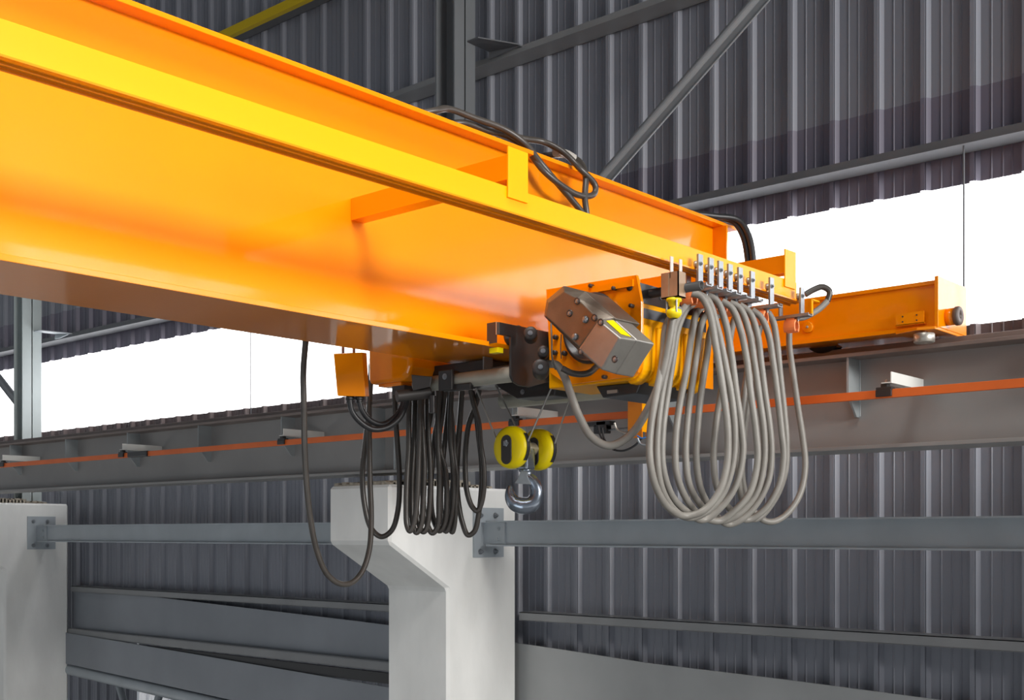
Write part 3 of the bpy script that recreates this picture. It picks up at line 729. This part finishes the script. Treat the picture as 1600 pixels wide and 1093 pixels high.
loop([(547, 628), (550, 642), (562, 658), (582, 670), (603, 668), (622, 655), (632, 638), (636, 620)], D0 + .03, .0115, 'black cable curving from the left gland of the junction box', material=BLACK, dD=-.1)
loop([(562, 628), (566, 641), (578, 656), (596, 663), (612, 656), (626, 640), (631, 622)], D0 + .06, .0115, 'black cable curving from the right gland of the junction box', material=BLACK, dD=-.1)
t = thing('cable_duct', (-3.4, 3.1, .5), 'black plastic cable duct and flap left of the galvanised tube', 'duct')
mb = MB(); pa, pb = atD(620, 619, 4.45), atD(672, 613, 4.5)
mb.cyl(pa, pb, .022, n=14); mb.build('duct', PLAST, t)
mb = MB(); mb.loft([atD(643, 585, 4.44), atD(675, 588, 4.44), atD(672, 604, 4.44), atD(645, 610, 4.44)], [atD(643, 585, 4.50), atD(675, 588, 4.50), atD(672, 604, 4.50), atD(645, 610, 4.50)]); mb.build('flap', BLKM, t, bevel=.002)
mb = MB(); mb.cyl(atD(676, 618, 4.47), atD(676, 645, 4.47), .014, n=12); mb.build('plug', BLKM, t)

# big loose loop and rear festoon loops
cd = .0112
loop([(480, 505), (478, 529), (474, 580), (475, 640), (476, 700), (479, 755), (485, 810), (495, 860), (510, 895), (530, 911), (549, 910), (566, 892), (577, 858), (580, 810), (578, 750), (577, 690), (577, 640), (579, 590), (581, 560)], 4.61, cd * 1.02, 'large loose dark cable loop hanging lowest at the left of the hoist', material=CABLED, dD=-.52, pre=[(-3.105, 2.86, .98), (-3.30, 2.84, 1.0)])
loop([(580, 570), (578, 620), (571, 690), (566, 740), (570, 790), (580, 825), (596, 838), (612, 828), (622, 795), (624, 740), (620, 680), (617, 630), (617, 590)], 4.86, cd, 'dark cable loop hanging between the big loose loop and the bunch', material=CABLED, dD=.02)
BG = 'dark cable loops bunched behind the girder'
Z3 = lambda L: [(440 + x / 3.1225, 500 + y / 3.1225) for x, y in L]
bk = [([(625, 330), (620, 450), (620, 620), (612, 760), (608, 900), (612, 1000), (626, 1028), (645, 990), (660, 880), (668, 720), (672, 560), (676, 420), (680, 330)], 'leftmost of the bunched dark cable loops'),
      ([(650, 330), (650, 450), (645, 620), (636, 760), (634, 900), (640, 995), (658, 1036), (680, 1000), (690, 880), (696, 720), (688, 560), (682, 420), (690, 330)], 'second from the left of the bunched dark cable loops'),
      ([(672, 330), (672, 450), (664, 620), (655, 770), (655, 890), (668, 990), (690, 1032), (705, 1020), (722, 900), (726, 740), (716, 560), (714, 420), (712, 330)], 'third from the left of the bunched dark cable loops'),
      ([(735, 330), (728, 450), (708, 560), (694, 700), (690, 850), (700, 960), (735, 1038), (760, 1010), (768, 880), (770, 740), (762, 600), (764, 420), (770, 330)], 'fourth from the left of the bunched dark cable loops'),
      ([(762, 330), (765, 450), (748, 560), (735, 700), (728, 850), (738, 960), (770, 1028), (795, 990), (806, 860), (800, 740), (768, 600), (788, 420), (795, 330)], 'fifth from the left of the bunched dark cable loops'),
      ([(822, 340), (812, 450), (795, 600), (782, 740), (776, 860), (782, 970), (802, 1030), (822, 980), (838, 860), (835, 700), (822, 560), (825, 420), (830, 330)], 'sixth from the left of the bunched dark cable loops'),
      ([(880, 345), (870, 480), (855, 620), (835, 800), (824, 930), (822, 1010), (832, 1033), (842, 1000), (850, 880), (855, 780), (842, 650), (834, 520), (812, 345)], 'seventh from the left of the bunched dark cable loops'),
      ([(965, 340), (945, 420), (915, 500), (900, 600), (895, 720), (905, 840), (930, 910), (955, 930), (975, 890), (988, 800), (985, 700), (970, 600), (962, 500), (935, 400), (922, 340)], 'short dark cable loop at the right end of the bunch'),
      ([(880, 345), (872, 480), (862, 620), (856, 740), (860, 860), (880, 980), (910, 1048), (940, 1030), (962, 940), (976, 800), (974, 680), (960, 560), (948, 450), (930, 345)], 'rightmost long dark cable loop of the bunch')]
for k, (L, lab) in enumerate(bk):
    loop(Z3(L), 4.74 + .035 * k, cd, lab, group=BG, material=CABLED, dD=.03)
t = thing('rear_cable_track', (-3.5, 3.4, .6), 'black cable carrier under the far side of the girder', 'cable track')
mb = MB(); a, b = atD(628, 607, 4.80), atD(745, 600, 4.98)
MB().box(-3.42, -3.32, 3.18, 3.75, .612, .640).build('carrier_bar', BLKM, t)

# power collector
t = thing('power_collector', (-3.3, 4.72, .45), 'yellow bracket with black collector shoes on the orange conductor bar', 'current collector')
a = atY(981, 680, 4.70); b = atY(1003, 680, 4.70)
MB().box(a.x, b.x, 4.70, 4.706, atY(990, 684, 4.70).z, .70).build('mast_plate', YEL, t)
mb = MB(); mb.box(b.x - .006, b.x, 4.706, 4.79, .49, .86); mb.build('mast', YCH, t)
mb = MB(); mb.box(a.x - .05, b.x, 4.69, 4.70, .66, .715); mb.build('mast_lug', YEL, t)
MB().bolt((a.x - .02, 4.69, .685), (0, -1, 0), .008, .005).build('bolt', STEEL, t)
MB().box(b.x, b.x + .04, 4.73, 4.77, .46, .49).build('stub', YEL, t)
mb = MB()
for x, w_ in ((-3.60, .085), (-3.57, .03)):
    mb.box(x - w_, x + w_, 4.735, 4.785, .540 - (.02 if w_ < .05 else 0), .560)
mb.box(-3.62, -3.54, 4.74, 4.78, .50, .54); mb.build('collector_shoe', BLKM, t, bevel=.003)
MB().tube([(-3.55, 4.76, .515), (-3.50, 4.76, .517), (-3.38, 4.76, .519)], .0045, n=8).build('chain', ZINC, t)
MB().tube([atD(941, 668, 5.83), atD(944, 685, 5.82), atD(955, 700, 5.8), atD(972, 704, 5.78), atD(990, 697, 5.76), atD(1003, 684, 5.74)], .005, n=8).build('collector_lead', BLACK, t)
MB().tube([atD(935, 665, 5.83), atD(938, 680, 5.82), atD(948, 694, 5.8), atD(962, 703, 5.78)], .005, n=8).build('collector_lead', BLACK, t)
MB().tube([atD(960, 660, 5.80), atD(964, 670, 5.8), atD(975, 676, 5.78), atD(984, 675, 5.77)], .006, n=8).build('spring_lead', STEEL, t)
MB().tube([atD(995, 680, 5.66), atD(1003, 684, 5.66), atD(1013, 681, 5.66), atD(1016, 679, 5.66)], .0035, n=8).build('blue_wire', BLUE, t)['label'] = 'thin blue wire'
MB().tube([atD(996, 684, 5.66), atD(1000, 692, 5.66), atD(1008, 694, 5.66), atD(1014, 688, 5.66)], .007, n=8).build('silver_lug', ZINC, t)

# ---------------------------------------------------------------- cables on top of the girder
TG = 'dark cables lying over the top of the girder'
def topc(pts, lab):
    P = [atX(x, y, X) for x, y, X in pts]
    P.insert(0, Vector((-3.125, P[0].y - .14, 1.483)))
    tag(MB().tube(P, .0125, sub=8).build('power_cable', CABLED), lab, 'cable', TG)
topc([(678, 173, -3.05), (700, 170, -3.05), (740, 184, -3.03), (790, 203, -3.0), (820, 224, -2.97), (845, 255, -2.93), (870, 285, -2.91), (890, 308, -2.90), (910, 333, -2.89), (925, 360, -2.89)], 'dark cable dropping straight over the girder edge behind the yellow post')
topc([(722, 192, -3.05), (760, 204, -3.05), (795, 213, -3.02), (822, 232, -2.98), (848, 265, -2.925), (875, 288, -2.90), (905, 305, -2.89), (928, 303, -2.88), (930, 290, -2.88), (905, 262, -2.90), (878, 236, -2.97), (850, 222, -3.03), (812, 215, -3.06), (790, 206, -3.08)], 'dark cable looped back over the girder edge')
topc([(860, 242, -3.05), (885, 243, -3.03), (905, 252, -2.97), (915, 275, -2.90), (914, 310, -2.885), (917, 335, -2.88), (920, 362, -2.88)], 'dark cable hanging down the girder side right of the loop')
tag(MB().tube([atX(868, 238, -3.0), atX(885, 241, -3.0), atX(897, 248, -2.99)], .018, n=10).build('cable_tape', mat('tape', (.35, .33, .3), .5)), 'grey tape wrap on the cables at the girder top', 'tape')
for k, (dx, lab) in enumerate(((0, 'black cable strapped to the girder end, left one of the pair'), (.028, 'black cable strapped to the girder end, right one of the pair'))):
    Y = 4.90 + k * .012
    P = [(-3.082 + dx, 4.60, 1.485), (-2.982 + dx, 4.80, 1.487), (-2.912 + dx, 4.90, 1.475), (-2.872 + dx, 4.925, 1.40), (-2.847 + dx, 4.93, 1.25), (-2.837 + dx, 4.93, 1.10)]
    tag(MB().tube(P, .015, sub=8).build('strapped_cable', BLACK), lab, 'cable', 'cables strapped to the end of the girder')
